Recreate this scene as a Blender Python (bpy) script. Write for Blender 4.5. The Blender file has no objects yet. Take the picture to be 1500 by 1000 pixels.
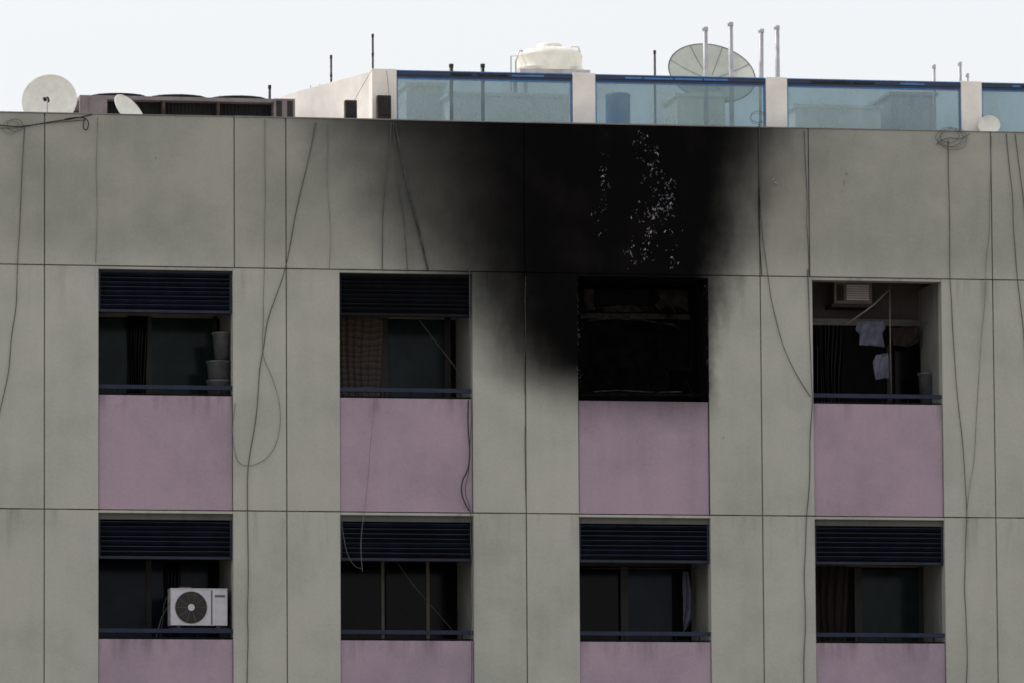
import bpy, bmesh, math, random
import numpy as np
from mathutils import Vector, Matrix, noise
random.seed(7)
sc=bpy.context.scene
D=bpy.data
# ------------------------------------------------------------------ camera (surveyed position, 240 mm lens)
GZ=9.3
CAM=np.array([-11.10883,-88.36133,-7.51479+GZ]); YAW,PIT,ROL=0.18593,0.1085,-0.00643
fw=np.array([math.sin(YAW)*math.cos(PIT),math.cos(YAW)*math.cos(PIT),math.sin(PIT)])
rt=np.array([math.cos(YAW),-math.sin(YAW),0]); up=np.cross(rt,fw)
r2=rt*math.cos(ROL)+up*math.sin(ROL); u2=-rt*math.sin(ROL)+up*math.cos(ROL)
cd=D.cameras.new('camera'); cam=D.objects.new('camera',cd); sc.collection.objects.link(cam)
m=Matrix.Identity(4)
for i in range(3):
    m[i][0]=r2[i]; m[i][1]=u2[i]; m[i][2]=-fw[i]; m[i][3]=CAM[i]
cam.matrix_world=m; cd.lens=240; cd.sensor_width=36; cd.clip_end=5000; cd.clip_start=1
cd.dof.use_dof=True; cd.dof.focus_distance=81; cd.dof.aperture_fstop=2.8
sc.camera=cam
def P(u,v,y=0.0):
    """photogrammetric survey: point of the plane y=const (metres)"""
    d=fw*10000+r2*(u-750)+u2*(500-v); t=(y-CAM[1])/d[1]
    q=CAM+d*t
    return Vector((q[0],y,q[2]))
PX=1/110.0
J1=12.5; J2=9.3; ROOF=14.5; PW=3.2
# ------------------------------------------------------------------ material helpers
def newmat(n):
    mt=D.materials.new(n); mt.use_nodes=True; nt=mt.node_tree
    b=nt.nodes['Principled BSDF']; return mt,nt,b
def N(nt,t,**k):
    n=nt.nodes.new(t)
    for a,v in k.items(): setattr(n,a,v)
    return n
def math_(nt,op,a,b=None,clamp=False):
    n=N(nt,'ShaderNodeMath',operation=op); n.use_clamp=clamp
    for i,x in enumerate((a,b)):
        if x is None: continue
        if isinstance(x,(int,float)): n.inputs[i].default_value=x
        else: nt.links.new(x,n.inputs[i])
    return n.outputs[0]
def mixc(nt,fac,a,b,blend='MIX'):
    n=N(nt,'ShaderNodeMix',data_type='RGBA',blend_type=blend)
    for s,x in ((n.inputs[0],fac),(n.inputs[6],a),(n.inputs[7],b)):
        if isinstance(x,(int,float)): s.default_value=x
        elif isinstance(x,tuple): s.default_value=(*x,1) if len(x)==3 else x
        else: nt.links.new(x,s)
    return n.outputs[2]
def noise_(nt,vec,scale,detail=4,rough=.55,stretch=None):
    if stretch:
        mp=N(nt,'ShaderNodeMapping'); mp.inputs['Scale'].default_value=stretch
        nt.links.new(vec,mp.inputs[0]); vec=mp.outputs[0]
    n=N(nt,'ShaderNodeTexNoise'); n.inputs['Scale'].default_value=scale
    n.inputs['Detail'].default_value=detail; n.inputs['Roughness'].default_value=rough
    nt.links.new(vec,n.inputs['Vector']); return n.outputs[0]
def rng(nt,x,a,b,c=0.,d=1.,smooth=True):
    n=N(nt,'ShaderNodeMapRange'); n.interpolation_type='SMOOTHSTEP' if smooth else 'LINEAR'
    for i,v in enumerate((x,a,b,c,d)):
        if isinstance(v,(int,float)): n.inputs[i].default_value=v
        else: nt.links.new(v,n.inputs[i])
    return n.outputs[0]
def curve(nt,x,pts,lo,hi,vlo,vhi):
    """piecewise function of x through pts"""
    t=rng(nt,x,lo,hi,0,1,False)
    fc=N(nt,'ShaderNodeFloatCurve'); c=fc.mapping.curves[0]
    pp=sorted([((a-lo)/(hi-lo),(b-vlo)/(vhi-vlo)) for a,b in pts])
    while len(c.points)<len(pp): c.points.new(0.5,0.5)
    for q,(a,b) in zip(c.points,pp): q.location=(a,b); q.handle_type='AUTO'
    fc.mapping.update(); nt.links.new(t,fc.inputs['Value'])
    return rng(nt,fc.outputs[0],0,1,vlo,vhi,False)
def sootmask(nt):
    geo=N(nt,'ShaderNodeNewGeometry'); sx=N(nt,'ShaderNodeSeparateXYZ'); nt.links.new(geo.outputs['Position'],sx.inputs[0])
    n1=noise_(nt,geo.outputs['Position'],1.3,4,.6); n2=noise_(nt,geo.outputs['Position'],4,3,.6,(1,1,.3))
    x=math_(nt,'ADD',sx.outputs[0],math_(nt,'MULTIPLY',math_(nt,'SUBTRACT',n1,.5),.55))
    x=math_(nt,'ADD',x,math_(nt,'MULTIPLY',math_(nt,'SUBTRACT',n2,.5),.3))
    z=sx.outputs[2]
    X=lambda u:5.69+(u-770)/109.; Z=lambda v:12.5-(v-400)/110.
    # height, core left, clean left, core right, clean right
    T=[(160,810,390,1035,1200),(250,800,440,1035,1175),(330,795,490,1028,1145),(400,795,545,1018,1112),
       (440,800,600,1018,1090),(500,830,640,1018,1072),(550,880,680,1020,1060),(590,925,735,1010,1056),(690,1010,840,1000,1050)]
    lo,hi=Z(690),Z(160)
    cs=[curve(nt,z,[(Z(r[0]),X(r[i])) for r in T],lo,hi,1.,11.) for i in (1,2,3,4)]
    L=rng(nt,x,cs[1],cs[0],smooth=False); Rr=rng(nt,x,cs[3],cs[2],smooth=False)
    def fall(a,e):   # soft toe, quickly saturating shoulder
        a=math_(nt,'POWER',a,1.35)
        return math_(nt,'SUBTRACT',1.,math_(nt,'POWER',math_(nt,'SUBTRACT',1.,a,True),e))
    L=fall(L,2.8); Rr=fall(Rr,2.2)
    s=math_(nt,'MULTIPLY',L,Rr)
    low=rng(nt,z,Z(645),Z(530)); s=math_(nt,'MULTIPLY',s,low)
    film=math_(nt,'MULTIPLY',rng(nt,x,1.5,5.2),rng(nt,z,11.8,14.6))
    film=math_(nt,'MULTIPLY',film,rng(nt,x,10.6,8.8)); film=math_(nt,'MULTIPLY',film,.5)
    lip=math_(nt,'MULTIPLY',rng(nt,z,14.1,14.55),math_(nt,'MULTIPLY',rng(nt,x,2.2,4.2),rng(nt,x,9.6,8.6))); lip=math_(nt,'MULTIPLY',lip,.45)
    s=math_(nt,'MULTIPLY',math_(nt,'SUBTRACT',1.,s),math_(nt,'SUBTRACT',1.,film))
    s=math_(nt,'SUBTRACT',1.,math_(nt,'MULTIPLY',s,math_(nt,'SUBTRACT',1.,lip)),True)
    return s,geo,sx,n2
def plaster(name,col,soot=True,var=.12,top=1.0,rough=.85):
    mt,nt,b=newmat(name)
    s,geo,sx,n2=sootmask(nt) if soot else (None,N(nt,'ShaderNodeNewGeometry'),None,None)
    pos=geo.outputs['Position']
    if sx is None:
        sx=N(nt,'ShaderNodeSeparateXYZ'); nt.links.new(pos,sx.inputs[0])
    a=noise_(nt,pos,.9,5,.6); st=noise_(nt,pos,3.2,4,.65,(1,1,.10)); fi=noise_(nt,pos,22,2,.7)
    v=math_(nt,'ADD',rng(nt,a,.3,.7,1-var,1+var*.6),math_(nt,'MULTIPLY',math_(nt,'SUBTRACT',st,.5),var*1.6))
    v=math_(nt,'ADD',v,math_(nt,'MULTIPLY',math_(nt,'SUBTRACT',fi,.5),.18))
    v=math_(nt,'ADD',v,math_(nt,'MULTIPLY',math_(nt,'SUBTRACT',geo.outputs['Random Per Island'],.5),.07))
    if top!=1: v=math_(nt,'MULTIPLY',v,rng(nt,sx.outputs[2],12.2,13.0,1,top))
    fr=math_(nt,'FRACT',math_(nt,'DIVIDE',math_(nt,'SUBTRACT',sx.outputs[2],J2-PW*4),PW))
    run=math_(nt,'MULTIPLY',rng(nt,fr,.72,1.0),rng(nt,st,.48,.7))
    v=math_(nt,'MULTIPLY',v,math_(nt,'SUBTRACT',1.,math_(nt,'MULTIPLY',run,.34)))
    if 'pink' in name:   # dirt washed off the sill
        run=math_(nt,'MULTIPLY',rng(nt,fr,.33,.49),rng(nt,st,.45,.68))
        v=math_(nt,'MULTIPLY',v,math_(nt,'SUBTRACT',1.,math_(nt,'MULTIPLY',run,.42)))
    base=mixc(nt,1.,tuple(col),v,'MULTIPLY')
    base=mixc(nt,math_(nt,'MULTIPLY',rng(nt,a,.45,.7),.28),base,(col[0]*.97,col[1]*.86,col[2]*.82))
    vo=noise_(nt,pos,7,5,.75); base=mixc(nt,math_(nt,'MULTIPLY',rng(nt,vo,.63,.76),.38),base,(col[0]*.45,col[1]*.43,col[2]*.42))
    if soot:
        sc_=mixc(nt,rng(nt,a,.45,.72),(.0025,.0022,.0025),(.007,.0055,.0055))
        base=mixc(nt,s,base,sc_)
    nt.links.new(base,b.inputs['Base Color']); b.inputs['Roughness'].default_value=rough
    b.inputs['Specular IOR Level'].default_value=.05
    bp=N(nt,'ShaderNodeBump'); bp.inputs['Strength'].default_value=.4; bp.inputs['Distance'].default_value=.01
    nt.links.new(fi,bp.inputs['Height']); nt.links.new(bp.outputs[0],b.inputs['Normal'])
    return mt
def simple(name,col,rough=.6,metal=0.,var=.15,scale=8,spec=.3,stretch=None,bump=.0):
    mt,nt,b=newmat(name); tc=N(nt,'ShaderNodeNewGeometry')
    n=noise_(nt,tc.outputs['Position'],scale,5,.65,stretch)
    c=mixc(nt,1.,tuple(col),rng(nt,n,.3,.7,1-var,1+var),'MULTIPLY'); nt.links.new(c,b.inputs['Base Color'])
    b.inputs['Roughness'].default_value=rough; b.inputs['Metallic'].default_value=metal; b.inputs['Specular IOR Level'].default_value=spec
    if bump:
        bp=N(nt,'ShaderNodeBump'); bp.inputs['Strength'].default_value=bump; bp.inputs['Distance'].default_value=.01
        nt.links.new(noise_(nt,tc.outputs['Position'],scale*3,5),bp.inputs['Height']); nt.links.new(bp.outputs[0],b.inputs['Normal'])
    return mt
M={}
M['wall']=plaster('painted_plaster',(.408,.412,.368),True,.13,.78)
M['pink']=plaster('pink_plaster',(.370,.285,.348),True,.13)
M['joint']=plaster('joint_filler',(.11,.11,.105),True)
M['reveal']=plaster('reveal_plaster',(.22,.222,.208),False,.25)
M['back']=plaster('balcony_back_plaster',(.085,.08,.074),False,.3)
M['dark']=simple('unlit_and_rail_black',(.005,.005,.006),.8,var=.4,scale=2,spec=.1)  # near-black: paints unlit rooms as colour, also used on rail bars and louvre backing
M['char']=simple('charred_surface',(.004,.0035,.004),.95,var=.7,scale=6,bump=.6,spec=.05)
M['ash']=simple('ash_grey',(.022,.020,.020),.95,var=.9,scale=5,bump=.6,spec=.1)
M['louv']=simple('navy_louvre_paint',(.010,.014,.031),.5,var=.35,scale=5,spec=.3)
M['louvs']=simple('sooted_louvre_paint',(.005,.006,.010),.7,var=.35,scale=5,spec=.15)
M['rail']=simple('blue_rail_paint',(.010,.018,.042),.45,var=.25,scale=6,spec=.25)
M['blue']=simple('bright_blue_frame',(.05,.17,.40),.4,var=.15,spec=.5)
M['navy']=simple('navy_handrail',(.012,.025,.075),.35,var=.2,spec=.5)
M['alu']=simple('brown_aluminium',(.022,.020,.018),.5,metal=.2,var=.2)
M['alul']=simple('pale_aluminium',(.12,.105,.09),.5,var=.2)
M['white']=simple('white_roof_paint',(.82,.78,.73),.8,var=.08,scale=3,bump=.15)
M['cream']=simple('cream_enamel',(.78,.77,.70),.5,var=.07,scale=10)
M['tank']=simple('fibreglass_tank',(.82,.79,.70),.55,var=.08,scale=6)
M['mesh']=simple('dish_panel',(.50,.52,.46),.6,var=.08,scale=6)
M['steel']=simple('galvanised_steel',(.42,.42,.44),.5,metal=.3,var=.15)
M['black']=simple('black_rubber',(.018,.017,.018),.7,var=.3)
M['smear']=simple('rope_grey',(.05,.05,.05),.9,var=.5,scale=6)
M['cable']=simple('grey_cable',(.075,.08,.075),.8,var=.4,scale=3)
M['cablel']=simple('dusty_cable',(.17,.175,.16),.85,var=.3,scale=3)
M['chil']=simple('chiller_casing',(.20,.165,.175),.6,var=.2,scale=4)
M['brown']=simple('rusty_box',(.055,.035,.028),.8,var=.4)
M['acw']=simple('ac_casing',(.46,.45,.49),.5,var=.08)
M['cloth']=simple('white_cloth',(.105,.112,.155),.95,var=.25)
M['curt']=simple('brown_curtain',(.03,.02,.017),.95,var=.4,scale=12,stretch=(1,1,.2))
M['bucket']=simple('grey_plastic',(.085,.09,.10),.5,var=.25)
M['paper']=simple('peeling_plaster',(.075,.07,.08),.9,var=.9,scale=14)
M['paper2']=simple('bare_plaster_chip',(.20,.195,.225),.9,var=.7,scale=14)
mt,nt,b=newmat('lace_curtain'); tc=N(nt,'ShaderNodeNewGeometry')
w=N(nt,'ShaderNodeTexWave'); w.inputs['Scale'].default_value=4; w.wave_profile='SAW'; w.inputs['Distortion'].default_value=5; w.inputs['Detail'].default_value=2
w.bands_direction='Z'
nt.links.new(tc.outputs['Position'],w.inputs[0])
nt.links.new(mixc(nt,w.outputs[1],(.05,.037,.033),(.12,.095,.085)),b.inputs['Base Color']); b.inputs['Roughness'].default_value=.95; M['lace']=mt
def pane(name,col):
    mt,nt,b=newmat(name); tc=N(nt,'ShaderNodeNewGeometry')
    n=noise_(nt,tc.outputs['Position'],1.6,4,.6)
    nt.links.new(mixc(nt,rng(nt,n,.35,.7),tuple(c*.5 for c in col),tuple(col)),b.inputs['Base Color'])
    b.inputs['Roughness'].default_value=.12; b.inputs['Specular IOR Level'].default_value=.09; return mt
M['teal']=pane('window_pane_teal',(.016,.031,.033)); M['bluep']=pane('window_pane_blue',(.014,.020,.036)); M['blk']=pane('window_pane_dark',(.004,.004,.006))
mt,nt,b=newmat('tinted_glass'); nt.nodes.remove(b); o=nt.nodes['Material Output']
tr=N(nt,'ShaderNodeBsdfTransparent'); tr.inputs[0].default_value=(.52,.61,.65,1)
gl=N(nt,'ShaderNodeBsdfGlossy'); gl.inputs['Roughness'].default_value=.03; gl.inputs[0].default_value=(.8,.9,.9,1)
df=N(nt,'ShaderNodeBsdfDiffuse'); df.inputs[0].default_value=(.40,.49,.51,1)
m1=N(nt,'ShaderNodeMixShader')
g=N(nt,'ShaderNodeNewGeometry'); dn=noise_(nt,g.outputs['Position'],2.5,5,.7,(1,1,.5)); nt.links.new(rng(nt,dn,.3,.75,.15,.45),m1.inputs[0])
nt.links.new(tr.outputs[0],m1.inputs[1]); nt.links.new(df.outputs[0],m1.inputs[2])
m2=N(nt,'ShaderNodeMixShader'); fr=N(nt,'ShaderNodeFresnel'); fr.inputs[0].default_value=1.5
nt.links.new(fr.outputs[0],m2.inputs[0]); nt.links.new(m1.outputs[0],m2.inputs[1]); nt.links.new(gl.outputs[0],m2.inputs[2]); nt.links.new(m2.outputs[0],o.inputs[0]); M['glass']=mt
# ------------------------------------------------------------------ mesh builder
class MB:
    def __init__(s): s.v=[]; s.f=[]; s.mi=[]; s.mats=[]; s.sm=[]
    def mat(s,k):
        if k not in s.mats: s.mats.append(k)
        return s.mats.index(k)
    def add(s,vs,fs,k,smooth=False):
        o=len(s.v); s.v+= [tuple(v) for v in vs]; i=s.mat(k)
        for f in fs: s.f.append([o+a for a in f]); s.mi.append(i); s.sm.append(smooth)
    def box(s,x0,x1,y0,y1,z0,z1,k,M_=None):
        vs=[Vector((x,y,z)) for x in(x0,x1) for y in(y0,y1) for z in(z0,z1)]
        if M_: vs=[M_@v for v in vs]
        s.add(vs,[(0,1,3,2),(4,6,7,5),(0,4,5,1),(2,3,7,6),(0,2,6,4),(1,5,7,3)],k)
    def rect(s,u0,v0,u1,v1,y,t,k):
        a=P(u0,v1,y); c=P(u1,v0,y); s.box(a.x,c.x,y,y+t,a.z,c.z,k)
    def tube(s,pts,r,k,n=8,caps=True,rad=None):
        pts=[Vector(p) for p in pts]; rings=[]
        for i,p in enumerate(pts):
            d=(pts[min(i+1,len(pts)-1)]-pts[max(i-1,0)]).normalized()
            a=d.cross(Vector((0,0,1)) if abs(d.z)<.9 else Vector((0,1,0))).normalized(); b=d.cross(a)
            rr=rad[i] if rad else r
            rings.append([p+(a*math.cos(t)+b*math.sin(t))*rr for t in [2*math.pi*j/n for j in range(n)]])
        vs=[q for R_ in rings for q in R_]; fs=[]
        for i in range(len(pts)-1):
            for j in range(n): fs.append((i*n+j,i*n+(j+1)%n,(i+1)*n+(j+1)%n,(i+1)*n+j))
        if caps: fs.append(tuple(range(n))[::-1]); fs.append(tuple((len(pts)-1)*n+j for j in range(n)))
        s.add(vs,fs,k,n>6)
    def lathe(s,c,prof,k,n=32,sx=1,sy=1):
        vs=[];fs=[]
        for r,z in prof:
            for j in range(n): t=2*math.pi*j/n; vs.append((c[0]+r*math.cos(t)*sx,c[1]+r*math.sin(t)*sy,c[2]+z))
        for i in range(len(prof)-1):
            for j in range(n): fs.append((i*n+j,i*n+(j+1)%n,(i+1)*n+(j+1)%n,(i+1)*n+j))
        s.add(vs,fs,k,True)
    def obj(s,name,parent=None,bevel=0):
        me=D.meshes.new(name); me.from_pydata(s.v,[],s.f); me.update()
        for k in s.mats: me.materials.append(M[k])
        for p,i,q in zip(me.polygons,s.mi,s.sm): p.material_index=i; p.use_smooth=q
        bm=bmesh.new(); bm.from_mesh(me); bmesh.ops.recalc_face_normals(bm,faces=bm.faces); bm.to_mesh(me); bm.free()
        ob=D.objects.new(name,me); sc.collection.objects.link(ob)
        if parent: ob.parent=parent
        if bevel:
            md=ob.modifiers.new('b','BEVEL'); md.width=bevel; md.segments=2; md.limit_method='ANGLE'
        return ob
def empty(name):
    e=D.objects.new(name,None); sc.collection.objects.link(e); e.empty_display_size=.2; return e
# ------------------------------------------------------------------ building
B=empty('apartment_building')
K0,K1=-3,7
XL=-0.71+PW*K0; XR=-0.71+PW*K1
g=.007
wp=MB(); pk=MB(); jb=MB()
levels=[J1,J2,J2-PW,J2-2*PW]   # tops of storeys
vj=sorted(set([-0.71+PW*k for k in range(K0,K1+1)]+[1.80,9.57]+[1.8-PW*2,1.8+PW*5]))
for a,b_ in zip(vj[:-1],vj[1:]):
    wp.box(a+g,b_-g,0,.2,J1+g,ROOF,'wall')
jb.box(XL,XR,.018,.19,J1-.03,ROOF-.03,'joint')
wp.box(XL,XR,.2,.32,J1-.03,ROOF,'reveal')
TOPO=.04; BOT=1.69
for li,zt in enumerate(levels):
    zb=zt-PW
    for k in range(K0,K1):
        x0=PW*k; x1=x0+1.78
        wp.box(-0.71+PW*k+g,x0,0,.2,zb+g,zt-g,'wall')
        wp.box(x1,-0.71+PW*(k+1)-g,0,.2,zb+g,zt-g,'wall')
        jb.box(-0.71+PW*k-.3,-0.71+PW*k+.3,.018,.19,zb,zt,'joint')
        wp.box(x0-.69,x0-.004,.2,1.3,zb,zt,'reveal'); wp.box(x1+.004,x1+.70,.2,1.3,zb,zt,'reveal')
        wp.box(x0,x1,.012,.2,zt-TOPO,zt-g,'wall')
        pk.box(x0+.006,x1-.006,.035,.18,zb+g,zt-BOT,'pink')
        jb.box(x0,x1,.06,1.3,zb-.12,zb+.0,'joint')
wp.obj('wall_panels',B,.004); pk.obj('pink_parapets',B,.006); jb.obj('joint_backing',B)
bd=MB()
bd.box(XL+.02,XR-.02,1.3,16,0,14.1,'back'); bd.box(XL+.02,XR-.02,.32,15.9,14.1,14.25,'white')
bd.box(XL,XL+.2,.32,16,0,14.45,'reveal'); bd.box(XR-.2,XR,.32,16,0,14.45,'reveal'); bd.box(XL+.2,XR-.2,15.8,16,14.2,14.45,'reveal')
bd.obj('building_core',B)
cp=MB(); 
xx=XL
while xx<XR:
    w_=random.uniform(1.6,3.1); cp.box(xx+.003,min(xx+w_,XR),-.010,.33,ROOF+.001,ROOF+.014+random.uniform(0,.006),'reveal'); xx+=w_
cp.obj('parapet_coping',B,.003)
lv=MB(); rl=MB()
def louvre(x0,x1,zt,zb,k,miss=()):
    lv.box(x0,x0+.03,.07,.13,zb,zt,k); lv.box(x1-.03,x1,.07,.13,zb,zt,k)
    lv.box(x0+.03,x1-.03,.075,.125,zt-.03,zt,k); lv.box(x0+.03,x1-.03,.075,.125,zb,zb+.035,k)
    n=8; h=(zt-zb-.08)/n
    for i in range(n):
        if i in miss: continue
        zc=zb+.055+h*(i+.45); tl=random.uniform(-.005,.005)
        Mx=Matrix.Translation((0,.10,zc))@Matrix.Rotation(math.radians(-32+random.uniform(-9,9)),4,'X')@Matrix.Rotation(tl,4,'Y')
        cx=(x0+x1)/2; Mx=Matrix.Translation((cx,0,0))@Mx
        lv.box(-(x1-x0)/2+.03,(x1-x0)/2-.03,-.035,.035,-.004,.004,k,Mx)
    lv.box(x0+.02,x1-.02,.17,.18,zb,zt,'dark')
for li,zt in enumerate(levels):
    for k in range(K0,K1):
        x0=PW*k+.004; x1=x0+1.772
        if not(li==0 and k in(2,3)):
            louvre(x0,x1,zt-TOPO-.002,zt-(.60 if li==0 else .635),'louvs' if(li==0 and k==1) else 'louv')
        zb=zt-BOT
        if li==0 and k==2: continue
        rl.box(x0,x1,.05,.09,zb+.085,zb+.140,'rail'); rl.box(x0,x1,.055,.085,zb+.012,zb+.028,'dark')
        for q in(.25,.6,.95,1.3,1.62): rl.box(x0+q,x0+q+.014,.06,.08,zb+.028,zb+.085,'dark')
lv.obj('louvre_screens',B); rl.obj('balcony_rails',B,.003)
gw=MB()
for li,zt in enumerate(levels):
    for k in range(K0,K1):
        if li<2 and 0<=k<=3: continue
        x0=PW*k
        for a,b_ in((.15,.78),(.82,1.45)): gw.box(x0+a,x0+b_,1.27,1.29,zt-2.2,zt-.65,'teal')
        gw.box(x0+.1,x0+1.5,1.25,1.30,zt-.65,zt-.6,'alu'); gw.box(x0+.78,x0+.82,1.25,1.3,zt-2.2,zt-.65,'alu')
gw.obj('window_panes',B)
# ------------------------------------------------------------------ visible balconies
YB=1.27
iw=MB()
def unlit_slab(u0,v0,u1,v1): iw.rect(u0,v0,u1,v1,YB-.002,.02,'dark')  # solid slab, no hole: darkness of the unlit room is in its colour
unlit_slab(110,463,345,600)
iw.rect(140,466,196,600,YB-.03,.01,'teal'); iw.rect(222,466,312,600,YB-.03,.01,'teal')
iw.rect(214,464,222,600,YB-.05,.04,'alu'); iw.rect(312,464,318,600,YB-.05,.04,'alu'); iw.rect(120,459,330,464,YB-.05,.04,'alul')
unlit_slab(480,464,668,600); iw.rect(480,458,668,466,YB-.05,.04,'alul')
iw.rect(568,470,652,600,YB-.03,.01,'teal'); iw.rect(558,466,568,600,YB-.05,.04,'alu'); iw.rect(652,466,660,600,YB-.05,.04,'alu')
unlit_slab(1170,474,1350,600); iw.rect(1165,469,1352,476,YB-.05,.04,'alul')
iw.rect(1300,505,1304,600,YB-.04,.03,'alu'); iw.rect(1312,508,1350,600,YB-.06,.02,'blk')
unlit_slab(120,820,320,960); iw.rect(135,824,214,960,YB-.03,.01,'bluep'); iw.rect(222,826,305,960,YB-.03,.01,'bluep'); iw.rect(214,820,222,960,YB-.05,.04,'alu')
unlit_slab(480,820,672,960); iw.rect(480,822,560,960,YB-.03,.01,'blk'); iw.rect(566,822,668,960,YB-.03,.01,'blk')
iw.rect(559,820,563,960,YB-.05,.04,'alul'); iw.rect(625,820,629,960,YB-.05,.04,'alul'); iw.rect(480,817,672,821,YB-.05,.04,'alul')
unlit_slab(835,825,1012,960); iw.rect(840,830,905,960,YB-.03,.01,'blk'); iw.rect(921,832,984,960,YB-.03,.01,'bluep'); iw.rect(910,828,920,960,YB-.05,.04,'alu'); iw.rect(835,822,1012,828,YB-.05,.04,'alu')
unlit_slab(1170,829,1358,960); iw.rect(1262,834,1347,960,YB-.03,.01,'teal'); iw.rect(1253,829,1262,960,YB-.05,.04,'alu'); iw.rect(1347,829,1354,960,YB-.05,.04,'alu'); iw.rect(1170,825,1358,829,YB-.05,.04,'alul')
iw.obj('balcony_windows',B)
# ------------------------------------------------------------------ burnt balcony
bn=MB()
x0=PW*2; x1=x0+1.78
bn.box(x0-.01,x0+.012,.03,1.28,J2+.02,J1-.03,'char'); bn.box(x1-.012,x1+.01,.03,1.28,J2+.02,J1-.03,'char')
bn.box(x0+.012,x1-.012,1.24,1.28,J2+.02,J1-.03,'char'); bn.box(x0+.012,x1-.012,.2,1.24,J1-.06,J1-.035,'char')
def ragged(u0,v0,u1,v1,y,k,n=26,rag=.12):
    """irregular patch of surviving surface"""
    c=P((u0+u1)/2,(v0+v1)/2,y); rx=(u1-u0)/2*PX; rz=(v1-v0)/2*PX; vs=[]
    for j in range(n):
        t=6.2832*j/n; q=1/max(abs(math.cos(t)),abs(math.sin(t)))**.7
        r=q*random.uniform(1-rag*2,1); vs.append((c.x+rx*math.cos(t)*r,y-random.uniform(0,.01),c.z+rz*math.sin(t)*r))
    vs.append(tuple(c)); bn.add(vs,[(j,(j+1)%n,n) for j in range(n)],k)
bn.rect(878,408,950,446,1.21,.03,'dark')
for a in((872,404,878,450),(950,404,956,450)): bn.rect(*a,1.18,.06,'char')
ragged(853,405,874,458,1.232,'ash'); ragged(955,406,1018,459,1.232,'ash',34,.2); ragged(872,447,962,459,1.230,'ash',30,.2)
bn.rect(850,461,1018,466,1.14,.1,'ash')
bn.tube([P(858,470,.9),P(890,467,.9),P(940,469,.88),P(985,476,.9),P(996,482,.9)],.012,'ash')
bn.tube([P(955,412,1.0),P(968,440,1.0),P(985,450,1.0),P(996,474,1.0)],.008,'ash'); bn.tube([P(1012,466,.6),P(1014,500,.7),P(1010,572,.6)],.012,'char')
bn.rect(975,538,978,572,.9,.02,'char'); bn.rect(975,538,1011,541,.9,.02,'char')
for _ in range(12):
    u=random.uniform(860,1020); bn.tube([P(u,582,.5),P(u+random.uniform(-14,14),random.uniform(555,574),.55)],random.uniform(.008,.02),'char',6)
bn.tube([P(870,573,.1),P(905,571,.1),P(960,574,.1),P(1000,573,.1)],.010,'ash'); bn.tube([P(848,578,.08),P(1036,578,.08)],.02,'char')
for side,u in((0,849),(1,1038)):
    v=405
    while v<580:
        s_=random.uniform(3,13); d=random.uniform(.005,.05)
        c=P(u,v,0); sgn=1 if side==0 else -1; xe=x0 if side==0 else x1
        bn.add([(xe-sgn*.002,.01,c.z),(xe-sgn*.002,.01,c.z-s_*PX),(xe+sgn*d,.02,c.z-s_*PX*random.uniform(.6,1)),(xe+sgn*d*random.uniform(.3,1),.02,c.z-s_*PX*.2)],[(0,1,2,3)],'ash' if random.random()<.4 else 'char')
        v+=s_*random.uniform(.8,1.8)
bn.obj('burnt_balcony_lining',B)
fk=MB()
def flake(c,s_,k=None):
    k=k or ('paper2' if random.random()<.33 else 'paper')
    L=s_*random.uniform(.5,1.6); wd=s_*random.uniform(.15,.55); rot=random.gauss(1.35,.7); cv=random.uniform(-1.8,1.8); n=5; vs=[]
    for i in range(n+1):
        t=i/n-.5; ang=rot+cv*t; cx=c.x+math.cos(rot)*L*2*t-math.sin(rot)*cv*L*t*t*2; cz=c.z+math.sin(rot)*L*2*t+math.cos(rot)*cv*L*t*t*2
        ww=wd*(1-(2*abs(t))**2)*random.uniform(.3,1.3)+.001; lift=.006+random.random()*.006
        vs.append((cx-math.sin(ang)*ww,-lift,cz+math.cos(ang)*ww)); vs.append((cx+math.sin(ang)*ww,-lift-ww*.8,cz-math.cos(ang)*ww))
    fk.add(vs,[(2*i,2*i+1,2*i+3,2*i+2) for i in range(n)],k)
def band(path,w_,n,smin,smax,k=None):
    while n>0:
        t=random.random()*(len(path)-1); i=int(t); f_=t-i
        u=path[i][0]*(1-f_)+path[i+1][0]*f_+random.gauss(0,w_); v=path[i][1]*(1-f_)+path[i+1][1]*f_
        for _ in range(random.choice((1,1,2,4,7))):   # clumps
            flake(P(u+random.gauss(0,4),v+random.gauss(0,6),0),random.uniform(smin,smax)*random.uniform(.3,1),k); n-=1
band([(890,205),(884,260),(885,310),(880,350)],5,45,.006,.024)
band([(935,200),(955,240),(965,270),(945,300),(960,330),(945,360),(950,395)],11,200,.006,.034)
band([(985,270),(975,310),(990,350),(988,395)],7,60,.006,.03)
band([(850,410),(850,480),(850,560)],2.5,16,.006,.016,'paper')
band([(1035,405),(1037,450),(1035,540)],2.5,10,.006,.012,'paper')
fk.obj('peeling_plaster',B)
fk=MB()
for u,v,s_ in((1236,268,.03),(1233,280,.02),(1134,262,.035),(1136,268,.03),(1240,255,.02),(228,232,.015),(640,650,.012),(1060,640,.015)): flake(P(u,v,0),s_,'reveal')
fk.obj('paint_scuffs',B)
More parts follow.
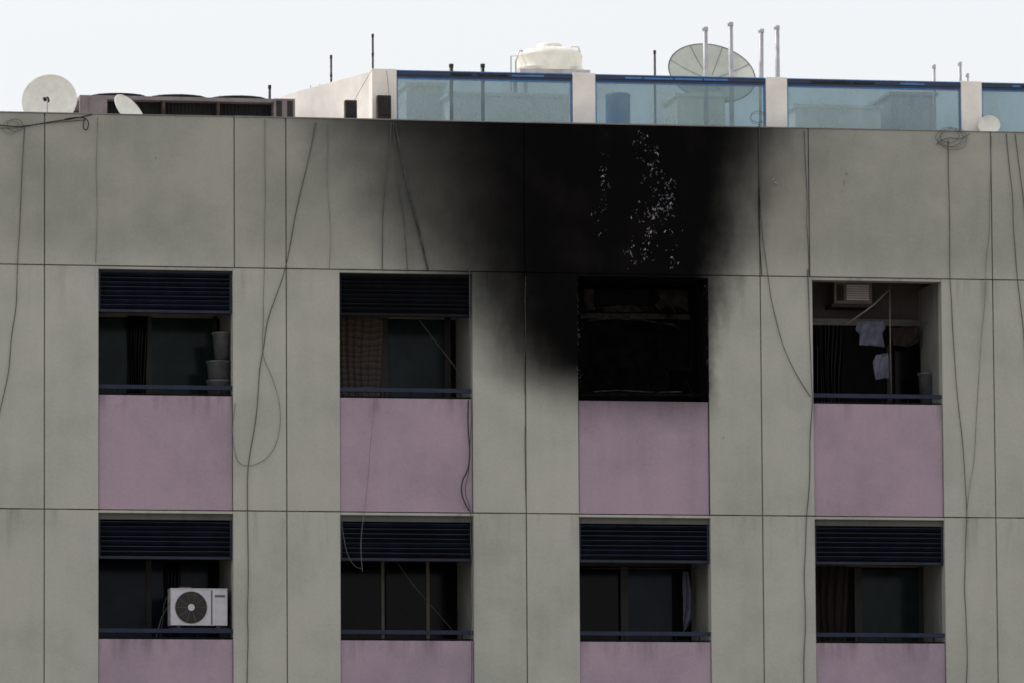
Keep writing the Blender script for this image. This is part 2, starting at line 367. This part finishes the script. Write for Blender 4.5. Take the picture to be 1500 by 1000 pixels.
# ------------------------------------------------------------------ balcony contents
def curtain(name,u0,u1,v0,v1,y,k,amp=.03,folds=6):
    b=MB(); a=P(u0,v1,y); c=P(u1,v0,y); nx,nz=folds*8,8; vs=[]
    for j in range(nz+1):
        for i in range(nx+1):
            s_=i/nx; t=j/nz
            vs.append((a.x+(c.x-a.x)*s_+.02*math.sin(t*3+s_*5),y+amp*math.sin(s_*folds*6.28+.6*math.sin(t*4))+.01*noise.noise((s_*9,t*5,a.x)),a.z+(c.z-a.z)*t))
    b.add(vs,[(j*(nx+1)+i,j*(nx+1)+i+1,(j+1)*(nx+1)+i+1,(j+1)*(nx+1)+i) for j in range(nz) for i in range(nx)],k,True)
    return b.obj(name)
curtain('lace_curtain',484,558,467,600,YB-.12,'lace',.02,7)
curtain('curtain',186,214,464,600,YB-.1,'blk',.02,4)
curtain('curtain',1178,1240,829,960,YB-.12,'curt',.03,6)
curtain('curtain',1195,1232,478,600,YB-.1,'blk',.02,4)
curtain('curtain',240,262,826,960,YB-.1,'blk',.02,3)
def cloth(name,outline,y,k,depth=.03):
    b=MB(); top=min(p[1] for p in outline); bot=max(p[1] for p in outline)
    rows=14; cols=10; vs=[]
    def span(v):
        xs=[]
        for (a,b1),(c,d) in zip(outline,outline[1:]+outline[:1]):
            if (b1<=v<d) or (d<=v<b1): xs.append(a+(c-a)*(v-b1)/(d-b1))
        return (min(xs),max(xs)) if len(xs)>1 else None
    last=None
    for j in range(rows+1):
        v=top+.3+(bot-top-.6)*j/rows; s_=span(v) or last; last=s_
        for i in range(cols+1):
            t=i/cols; q=P(s_[0]+(s_[1]-s_[0])*t,v,y); vs.append((q.x,y+depth*math.sin(t*11+j*.35),q.z))
    b.add(vs,[(j*(cols+1)+i,j*(cols+1)+i+1,(j+1)*(cols+1)+i+1,(j+1)*(cols+1)+i) for j in range(rows) for i in range(cols)],k,True)
    return b.obj(name)
cloth('hanging_shirt',[(1256,471),(1293,471),(1297,482),(1293,488),(1296,508),(1258,506),(1260,490),(1254,484)],.75,'cloth')
cloth('hanging_shirt',[(1284,518),(1300,516),(1303,535),(1302,553),(1282,556),(1279,530)],.7,'cloth',.02)
cloth('hanging_shirt',[(1000,836),(1007,836),(1013,868),(1015,900),(1008,918),(1000,928),(1001,880)],.9,'cloth')
cloth('hanging_shirt',[(1305,480),(1345,478),(1347,500),(1330,508),(1308,506)],.95,'curt')
def pole(name,pts,r,k='steel'):
    b=MB(); b.tube(pts,r,k,8); return b.obj(name)
pole('laundry_pole',[P(1240,476,.25),P(1280,447,.3),P(1303,424,.35)],.012,'alul')
pole('laundry_pole',[P(1303,410,.4),P(1304,500,.4),P(1306,588,.4)],.009,'alul')
pole('clothes_line',[P(1189,472,.75),P(1270,470,.75),P(1374,474,.75)],.004,'cable')
pole('laundry_pole',[P(1198,505,.5),P(1197,588,.5)],.006,'alu')
pole('clothes_line',[P(849,832,.9),P(1030,832,.9)],.004,'cable')
def wac():
    b=MB(); y=.95
    b.rect(1222,411,1277,446,y,.4,'alul'); 
    b.rect(1240,417,1273,441,y-.012,.012,'alul')
    for i in range(7): b.rect(1240,418+i*3.3,1273,419.8+i*3.3,y-.022,.01,'acw')
    b.rect(1226,417,1236,441,y-.01,.01,'black')
    b.rect(1218,446,1281,450,y-.02,.4,'alu')
    b.obj('window_air_conditioner',None,.004)
wac()
def splitac():
    b=MB(); y=.10
    a=P(250,915,y); c=P(333,863,y); cx=P(280,889,y)
    b.box(a.x,c.x,y,y+.28,a.z,c.z,'acw')
    b.box(a.x-.006,c.x+.006,y-.006,y+.286,c.z,c.z+.014,'acw')
    b.box(P(308,0,y).x,P(309.5,0,y).x,y-.004,y,a.z+.01,c.z-.01,'black')
    b.box(P(313,0,y).x,P(328,0,y).x,y-.003,y,c.z-.10,c.z-.07,'alul')
    n=36
    def disc(r,yy,k,nn=36):
        vs=[(cx.x+r*math.cos(6.2832*j/nn),yy,cx.z+r*math.sin(6.2832*j/nn)) for j in range(nn)]+[(cx.x,yy,cx.z)]
        b.add(vs,[(j,(j+1)%nn,nn) for j in range(nn)],k)
    disc(.212,y-.003,'black'); disc(.045,y-.022,'acw')
    for r in(.075,.10,.125,.15,.175,.205):
        b.tube([(cx.x+r*math.cos(6.2832*j/n),y-.018,cx.z+r*math.sin(6.2832*j/n)) for j in range(n+1)],.0025,'alul',5)
    for j in range(10):
        t=6.2832*j/10; b.tube([(cx.x+.05*math.cos(t),y-.016,cx.z+.05*math.sin(t)),(cx.x+.21*math.cos(t),y-.016,cx.z+.21*math.sin(t))],.003,'alul',5)
    for q in(.08,.60): b.box(a.x+q,a.x+q+.05,y-.02,y+.32,a.z-.04,a.z,'alu')
    b.box(a.x-.02,c.x+.02,y-.03,y+.0,a.z-.07,a.z-.035,'rail')
    b.box(a.x+.12,a.x+.28,y+.05,y+.2,c.z+.014,c.z+.035,'alul')
    b.tube([P(246,870,.15),P(240,885,.12),P(238,910,.12),P(234,935,.12)],.007,'black'); b.tube([P(250,880,.15),P(236,905,.1),P(228,936,.1)],.006,'cable')
    b.tube([P(333,895,.2),P(338,900,.15),P(337,925,.15)],.01,'black')
    b.obj('air_conditioner_outdoor_unit',None,.004)
splitac()
def bucket(name,u,v0,v1,w0,w1,y,k='bucket'):
    b=MB(); c=P(u,v1,y); h=(v1-v0)*PX; r0=w0/2*PX; r1=w1/2*PX
    b.lathe(c,[(0,0),(r0,0),(r1*.98,h*.93),(r1*1.06,h*.94),(r1*1.06,h),(r1*.97,h),(r1*.93,h*.9),(0,h*.85)],k,24)
    b.tube([(c.x-r1,y-.01,c.z+h*.95),(c.x-r1*.6,y-.03,c.z+h*.6),(c.x+r1*.6,y-.03,c.z+h*.6),(c.x+r1,y-.01,c.z+h*.95)],.004,'steel',6)
    return b.obj(name)
bucket('plastic_bucket',325,488,527,20,28,.35); bucket('plastic_bucket',321,529,556,32,37,.35); bucket('plastic_bucket',321,557,600,32,36,.35)
bucket('plastic_bucket',1360,545,592,24,30,.7)
# ------------------------------------------------------------------ rooftop balustrade
YS=.42
rb=MB(); gp=MB(); fm=MB()
z_p=[(545,581,101),(839,872,108),(1122,1153,113),(1408,1438,118)]
tops=[P((a+b_)/2,v,YS).z for a,b_,v in z_p]; zPier=sum(tops)/4
for a,b_,v in z_p:
    xa,xb=P(a,v,YS).x,P(b_,v,YS).x; rb.box(xa,xb,YS,YS+.28,14.2,zPier,'white')
bays=[(581,839),(872,1122),(1153,1408),(1438,1700)]
zG=zPier-.055; zl=14.545
for a,b_ in bays:
    xa,xb=P(a,140,YS).x,P(b_,140,YS).x
    rb.box(xa+.001,xb-.001,YS+.02,YS+.24,14.2,zl,'white')
    fm.box(xa+.002,xb-.002,YS+.03,YS+.12,zG-.02,zG+.045,'navy'); fm.box(xa+.002,xb-.002,YS+.02,YS+.03,zG+.03,zG+.045,'blue')
    fm.box(xa+.002,xb-.002,YS+.04,YS+.09,zG-.055,zG-.022,'navy')
    t=.020
    fm.box(xa+.002,xb-.002,YS+.035,YS+.07,zG-.072,zG-.057,'blue'); fm.box(xa+.002,xb-.002,YS+.035,YS+.07,zl+.003,zl+.025,'blue')
    fm.box(xa+.003,xa+.003+t,YS+.033,YS+.072,zl+.026,zG-.073,'blue'); fm.box(xb-.003-t,xb-.003,YS+.033,YS+.072,zl+.026,zG-.073,'blue')
    gp.box(xa+.02,xb-.02,YS+.05,YS+.058,zl+.02,zG-.07,'glass')
    for _ in range(6):
        q=random.uniform(xa+.1,xb-.5); w_=random.uniform(.1,.4); fm.box(q,q+w_,YS+.024-_*.0008,YS+.0295,zG-.012,zG+.012+_*.001,'blue' if random.random()<.5 else 'black')
BW=empty('rooftop_balustrade'); rb.obj('masonry_piers_and_kerb',BW,.006); fm.obj('blue_frames',BW,.002); gp.obj('glass_panels',BW)
rw=MB(); a=P(545,101,YS); a.z=zPier
dv=Vector((-.84,2.4,0)); n_=Vector((dv.y,-dv.x,0)).normalized()*.2
b0=Vector((a.x+.004,YS+.283,0)); pts=[b0,b0+dv,b0+dv+n_,b0+Vector((.2,0.0,0))]
rw.add([(p.x,p.y,14.2) for p in pts]+[(p.x,p.y,zPier-.003) for p in pts],[(0,1,5,4),(1,2,6,5),(2,3,7,6),(3,0,4,7),(4,5,6,7),(0,3,2,1)],'white')
rw.obj('return_wall',BW,.004)
def lbox(name,u0,v0,u1,v1,y):
    b=MB(); b.rect(u0,v0,u1,v1,y,.12,'brown'); b.rect(u0+2,v0+3,u1-2,v1-5,y-.012,.012,'black')
    a=P(u0,v1,y); c=P(u1,v1,y); b.box(a.x+.03,c.x-.03,y+.02,y+.06,14.5,a.z,'brown'); b.obj(name,None,.004)
lbox('floodlight',553,140,573,174,.22); lbox('floodlight',506,147,523,176,.2)
def plinth(name,u0,v0,u1,y,d,k='white'):
    b=MB(); a=P(u0,v0,y); c=P(u1,v0,y); b.box(a.x,c.x,y,y+d,14.25,a.z,k); b.box(a.x-.04,c.x+.04,y-.04,y+d+.04,a.z,a.z+.05,k)
    b.obj(name,None,.008)
plinth('rooftop_plinth',660,140,838,4.2,1.6); plinth('rooftop_plinth',992,142,1062,2.2,.9,'tank'); plinth('rooftop_plinth',596,126,650,5,1.0); plinth('rooftop_plinth',1165,158,1290,4,1.2)
plinth('rooftop_plinth',1305,140,1370,4.4,1.2,'steel')
b=MB(); c=P(905,138,2.6); b.lathe((c.x,2.6,14.25),[(0,0),(.17,0),(.18,.02),(.17,.3),(.182,.31),(.17,.32),(.17,c.z-14.3),(.18,c.z-14.28),(.16,c.z-14.25),(0,c.z-14.25)],'blue',24); b.obj('storage_drum')
def tank():
    y=4.9; b=MB(); c=P(805,106,y); s_=1/104.
    top=P(660,140,4.2).z+.05
    prof=[(47,-2),(48,0),(48,1),(49,2),(50,3),(49,5),(48,6),(48,20),(49,22),(48,24),(46,27),(40,31),(28,34),(19,35),(19,38),(17,41),(8,42),(0,42)]
    b.lathe(c,[(0,-2*s_)]+[(r*s_,z*s_) for r,z in prof],'tank',40)
    for j in range(16):
        t=6.2832*j/16; b.tube([(c.x+r*s_*math.cos(t),c.y+r*s_*math.sin(t),c.z+z*s_) for r,z in((46.5,26),(40,31),(28,34),(20,35))],.006,'tank',6)
    b.box(c.x-.5,c.x+.5,y-.42,y-.36,c.z-.09,c.z-.02,'steel'); b.box(c.x-.5,c.x+.5,y+.36,y+.42,c.z-.09,c.z-.02,'steel')
    for sx in(-.42,.42):
        for sy in(-.39,.39): b.box(c.x+sx-.025,c.x+sx+.025,y+sy-.025,y+sy+.025,top-.02,c.z-.09,'steel')
    b.tube([c+Vector((-.52,-.2,-.3)),c+Vector((-.52,-.2,.10)),c+Vector((-.46,-.15,.27)),c+Vector((-.38,-.1,.28))],.012,'steel')
    b.tube([c+Vector((-.57,-.1,-.3)),c+Vector((-.57,-.1,.2)),c+Vector((-.40,-.05,.22))],.01,'steel')
    b.tube([c+Vector((.28,-.1,.31)),c+Vector((.30,-.1,.36)),c+Vector((.40,-.1,.35)),c+Vector((.42,-.1,.25))],.015,'tank')
    b.obj('water_tank')
tank()
# ------------------------------------------------------------------ dishes
def dish(name,u,v,y,rpx,nrm,k,foot,feed=True,ribs=0,depth=.16,rimk=None):
    b=MB(); c=P(u,v,y); R_=rpx*PX*(1+.011*y); n_=Vector(nrm).normalized()
    a=n_.cross(Vector((0,0,1))).normalized(); e=a.cross(n_).normalized()
    if e.z<0: e=-e
    rings=9; seg=48; vs=[];fs=[]
    def pt(r,t,off=0): return c+a*(r*math.cos(t))+e*(r*math.sin(t))+n_*(depth*R_*2*((r/R_)**2-1)+off)
    for side in(0,-.012):
        o=len(vs)
        for i in range(rings+1):
            for j in range(seg): vs.append(pt(max(R_*i/rings,.001),6.2832*j/seg,side))
        for i in range(rings):
            for j in range(seg): fs.append((o+i*seg+j,o+i*seg+(j+1)%seg,o+(i+1)*seg+(j+1)%seg,o+(i+1)*seg+j))
    b.add(vs,fs,k,True)
    b.tube([pt(R_,6.2832*j/seg,-.004) for j in range(seg+1)],.009,rimk or k,6)
    for q in range(ribs):
        t=6.2832*q/ribs+.43
        b.tube([pt(R_*i/6,t,.002) for i in range(1,7)],.004,'cablel',5); b.tube([pt(R_*i/6,t,-.03) for i in range(1,7)],.014,'steel',5)
    hub=c-n_*(depth*R_*2+.03)
    b.tube([hub,hub-n_*.10],.05,'steel',12)
    ft=Vector((hub.x-n_.x*.12,hub.y-n_.y*.12,foot)); b.tube([hub-n_*.1,Vector((ft.x,ft.y,hub.z-.08)),ft],.025,'steel',8)
    b.box(ft.x-.12,ft.x+.12,ft.y-.12,ft.y+.12,foot-.02,foot+.03,'steel')
    if feed:
        fp=c+n_*(R_*.55)-e*R_*.15
        b.tube([pt(R_*.98,-math.pi/2),c+n_*(R_*.35)-e*R_*.75,fp],.009,'steel',6)
        b.tube([fp,fp-n_*.09],.025,'black',10); b.tube([fp+a*.04,fp+a*.04-n_*.07],.02,'alu',10)
        b.tube([fp,c+n_*.1-e*R_*.8,pt(R_,-math.pi/2)],.004,'black',5)
    return b.obj(name)
dish('satellite_dish',72,147,.9,39.5,(-.25,-1,.25),'cream',14.25)
dish('satellite_dish',190,162,.7,28,(.62,-.62,.55),'cream',14.25,feed=False)
dish('satellite_dish',1043,107,2.6,65,(.05,-1,.85),'mesh',14.25,False,8,.10,'cable')
dish('satellite_dish',1449,184,.28,15.5,(-.3,-1,.35),'cream',14.45,feed=False)
# ------------------------------------------------------------------ chiller
def chiller():
    b=MB(); y=1.5; a=P(117,172,y); c=P(432,139,y); zt=P(200,141,y).z; xb=P(400,0,y).x; z0=14.25
    b.box(a.x,xb,y,y+1.3,zt-.05,zt,'chil'); b.box(a.x,P(157,0,y).x,y,y+.06,z0+.05,zt-.05,'chil')
    b.box(P(119,0,y).x,P(129,0,y).x,y-.012,y,z0+.05,zt-.03,'chil')
    b.box(P(157,0,y).x,xb,y+.22,y+.26,z0+.05,zt-.05,'black')
    for i in range(46):
        xq=P(160+i*5.2,0,y).x; b.box(xq,xq+.008,y+.19,y+.22,z0+.05,zt-.05,'black')
    for u in(238,318): b.box(P(u,0,y).x,P(u+4,0,y).x,y+.01,y+.2,z0+.05,zt-.05,'brown')
    b.box(a.x,xb,y,y+1.3,z0,z0+.05,'alu'); b.box(a.x,xb,y+1.2,y+1.3,z0+.05,zt-.05,'chil')
    zr=P(415,145,y).z; b.box(xb+.004,c.x,y-.02,y+1.2,z0,zr,'chil'); b.box(P(404,0,y).x,P(412,0,y).x,y-.032,y-.02,z0+.1,zr-.03,'alu'); b.box(P(420,0,y).x,P(428,0,y).x,y-.032,y-.02,z0+.1,zr-.03,'alu')
    for u in(181,269,358):
        q=P(u,140,y); cc=(q.x,y+.65,zt)
        b.lathe(cc,[(.40,0),(.42,.015),(.39,.05),(.40,.075),(.375,.075),(.36,.02)],'black',32)
        for r in(.08,.16,.24,.32): b.tube([(cc[0]+r*math.cos(6.2832*j/24),cc[1]+r*math.sin(6.2832*j/24),zt+.08) for j in range(25)],.005,'black',5)
        for j in range(8):
            t=6.2832*j/8; b.tube([(cc[0],cc[1],zt+.095),(cc[0]+.4*math.cos(t),cc[1]+.4*math.sin(t),zt+.075)],.005,'black',5)
    b.obj('rooftop_chiller',None,.003)
chiller()
def mast(u,v0,y,r,k,name='antenna_mast',tilt=0,extra=None,zb=14.25):
    b=MB(); t=P(u,v0,y); bt=Vector((t.x+tilt,y,zb)); b.tube([bt,t],r,k,10); b.box(bt.x-.08,bt.x+.08,y-.08,y+.08,zb-.01,zb+.02,k)
    b.tube([t-Vector((0,0,.05)),t-Vector((0,0,.0))],r*1.25,k,10)
    if extra: extra(b,t)
    return b.obj(name)
def collar(b,t):
    b.tube([t-Vector((0,0,.30)),t-Vector((0,0,.26))],.017,'black',8)
mast(485,81,3,.014,'black',extra=collar); mast(546,50,2.5,.014,'black',extra=collar)
mast(661,94,3.2,.026,'alu'); mast(707,94,3.2,.026,'alu'); mast(959,74,3,.016,'alu')
for u,v in((1033,40),(1070,33),(1115,43),(1138,38)):
    mast(u,v,2.0,.033,'steel','scaffold_pole',random.uniform(-.02,.02))
mast(1368,95,3,.022,'steel'); mast(1406,91,2.6,.024,'steel'); mast(1417,108,2.8,.02,'steel'); mast(395,125,2,.018,'alu')
b=MB(); 
for u0,v0,u1,v1 in((444,133,478,128),(448,133,448,150),(462,130,462,150),(455,126,456,137),(468,124,469,136),(475,127,475,150)): b.tube([P(u0,v0,3.4),P(u1,v1,3.4)],.008,'steel',6)
b.tube([P(462,150,3.4),Vector((P(462,0,3.4).x,3.4,14.25))],.012,'steel'); b.obj('television_aerial')
# ------------------------------------------------------------------ cables
def cable(pts,r=.0075,k='cable',y=-.014,name='hanging_cable',jit=.010):
    cu=D.curves.new(name,'CURVE'); cu.dimensions='3D'; cu.bevel_depth=r*.72; cu.bevel_resolution=2; cu.use_fill_caps=True
    sp=cu.splines.new('NURBS'); P3=[]
    for (u,v),(u_,v_) in zip(pts[:-1],pts[1:]):
        n=max(1,int(math.hypot(u_-u,v_-v)/35))
        for i in range(n): t=i/n; P3.append((u+(u_-u)*t,v+(v_-v)*t))
    P3.append(pts[-1]); sp.points.add(len(P3)-1)
    for i,(u,v) in enumerate(P3):
        q=P(u,v,y); j=jit if 0<i<len(P3)-1 else 0
        sp.points[i].co=(q.x+random.gauss(0,j),y-abs(random.gauss(0,j)),q.z,1)
    sp.order_u=3; sp.use_endpoint_u=True
    cu.materials.append(M[k]); ob=D.objects.new(name,cu); sc.collection.objects.link(ob); return ob
cable([(36,188),(29,300),(23,450),(12,540),(-2,610)])
cable([(143,172),(140,250),(144,330),(140,385)],.005,'cablel')
cable([(388,175),(389,290),(388,390),(384,470),(382,520),(398,555),(412,600),(407,650),(386,678),(355,683),(342,668),(340,620),(345,590)],.006,'cablel')
cable([(463,180),(452,230),(432,320),(415,400),(392,470),(380,540),(373,620),(364,680),(362,760),(364,860),(362,1010)],.0085)
cable([(481,180),(479,260),(484,350),(482,395)],.005,'cablel')
cable([(573,180),(567,250),(559,330),(560,396)],.0075)
cable([(576,180),(581,250),(592,320),(597,396)],.007)
cable([(579,182),(592,250),(609,320),(627,396)],.018,'smear')
cable([(548,585),(544,660),(534,745),(527,800),(531,836)],.005,'cablel'); cable([(500,755),(503,800),(516,832),(530,832)],.006,'cable')
cable([(688,396),(686,500),(690,600),(688,690),(680,720),(690,745),(692,860),(690,1010)],.008)
cable([(686,585),(683,620),(689,660),(687,688),(676,705),(677,730),(688,748)],.012,'black')
cable([(1112,180),(1114,300),(1120,370),(1130,440),(1148,510),(1170,555),(1187,580)],.0075)
cable([(1183,395),(1186,480),(1190,590),(1186,680),(1181,760),(1178,880),(1178,1010)],.008)
cable([(1178,192),(1181,290),(1185,404)],.007)
cable([(1112,180),(1110,300),(1116,404)],.008,'black')
cable([(1389,205),(1391,300),(1392,400),(1398,520),(1408,640),(1416,755),(1413,860),(1415,1010)],.008)
cable([(1452,200),(1450,300),(1443,420),(1432,560),(1426,680),(1416,755)],.0055,'cablel')
cable([(1474,196),(1482,290),(1490,400),(1502,530)],.008); cable([(1487,196),(1495,260),(1503,330)],.007)
cable([(770,405),(769,600),(771,745)],.004,'cable')
cable([(-5,183),(20,187),(45,184),(80,178),(110,174),(135,168)],.009,'black'); cable([(-5,188),(30,189),(60,181),(126,176)],.006,'cable')
cable([(95,175),(120,170),(131,178),(128,192),(120,188),(124,174)],.009,'black',y=-.03,jit=.004)
def coil(u,v,r,n,name='cable_coil'):
    for q in range(n):
        cu_=u+random.gauss(0,r*.25); cv=v+random.gauss(0,r*.2); rr=r*random.uniform(.7,1.1)
        cable([(cu_+rr*math.cos(t)*random.uniform(.9,1.1),cv+rr*.75*math.sin(t)) for t in [6.2832*j/14 for j in range(15)]],.005,'cable' if q%2 else 'cablel',-.03,name,.003)
coil(1392,203,20,4); coil(1112,172,12,2); coil(18,182,14,2)
cable([(1372,212),(1385,200),(1410,206),(1420,196)],.006)
cable([(600,450,),(640,505),(672,540),(690,582)],.005,'cable',.3)
cable([(577,815),(600,850),(635,890),(665,925)],.004,'cable',.3)
cable([(546,101),(530,125),(518,150),(500,180)],.004,'cable',.3)
cable([(566,104),(570,130),(572,180)],.005,'cable',.36)
# ------------------------------------------------------------------ ground, pavement, road
M['gr']=simple('sandy_ground',(.36,.31,.25),.95,var=.2,scale=.3,bump=.3); M['as']=simple('asphalt',(.05,.05,.052),.9,var=.2,scale=3,bump=.3); M['pv']=simple('pavement_concrete',(.34,.33,.31),.9,var=.12,scale=1.5); M['ln']=simple('road_paint',(.75,.75,.72),.7,var=.1)
b=MB(); b.add([(-1500,-1500,0),(1500,-1500,0),(1500,1500,0),(-1500,1500,0)],[(0,1,2,3)],'gr'); b.obj('ground')
b=MB(); b.box(-60,70,-4,-.05,0.0,.13,'pv'); b.obj('pavement')
b=MB(); b.add([(-300,-13,.004),(300,-13,.004),(300,-4.1,.004),(-300,-4.1,.004)],[(0,1,2,3)],'as')
for i in range(-20,21): b.add([(i*9,-8.6,.008),(i*9+4,-8.6,.008),(i*9+4,-8.45,.008),(i*9,-8.45,.008)],[(0,1,2,3)],'ln')
b.obj('road')
# ------------------------------------------------------------------ light: hazy Gulf daylight, sun behind and left of the building
w=D.worlds.new('World'); sc.world=w; w.use_nodes=True; nt=w.node_tree; bg=nt.nodes['Background']
sky=nt.nodes.new('ShaderNodeTexSky'); sky.sky_type='NISHITA'; sky.sun_disc=False
EL=math.radians(48); AZ=math.radians(-48)
sky.sun_elevation=EL; sky.sun_rotation=AZ; sky.air_density=1.0; sky.dust_density=4; sky.ozone_density=1.5
hz=mixc(nt,.80,sky.outputs[0],(6.55,6.62,6.72))
nt.links.new(hz,bg.inputs[0]); bg.inputs[1].default_value=.15
sd=Vector((math.sin(AZ)*math.cos(EL),math.cos(AZ)*math.cos(EL),math.sin(EL)))
sl=D.lights.new('sun','SUN'); sl.energy=2.5; sl.angle=math.radians(.5); sl.color=(1,.96,.90)
so=D.objects.new('sun',sl); sc.collection.objects.link(so); so.rotation_euler=sd.to_track_quat('Z','Y').to_euler(); so.location=(-20,30,40)
sc.view_settings.view_transform='Standard'; sc.view_settings.look='None'; sc.view_settings.exposure=0
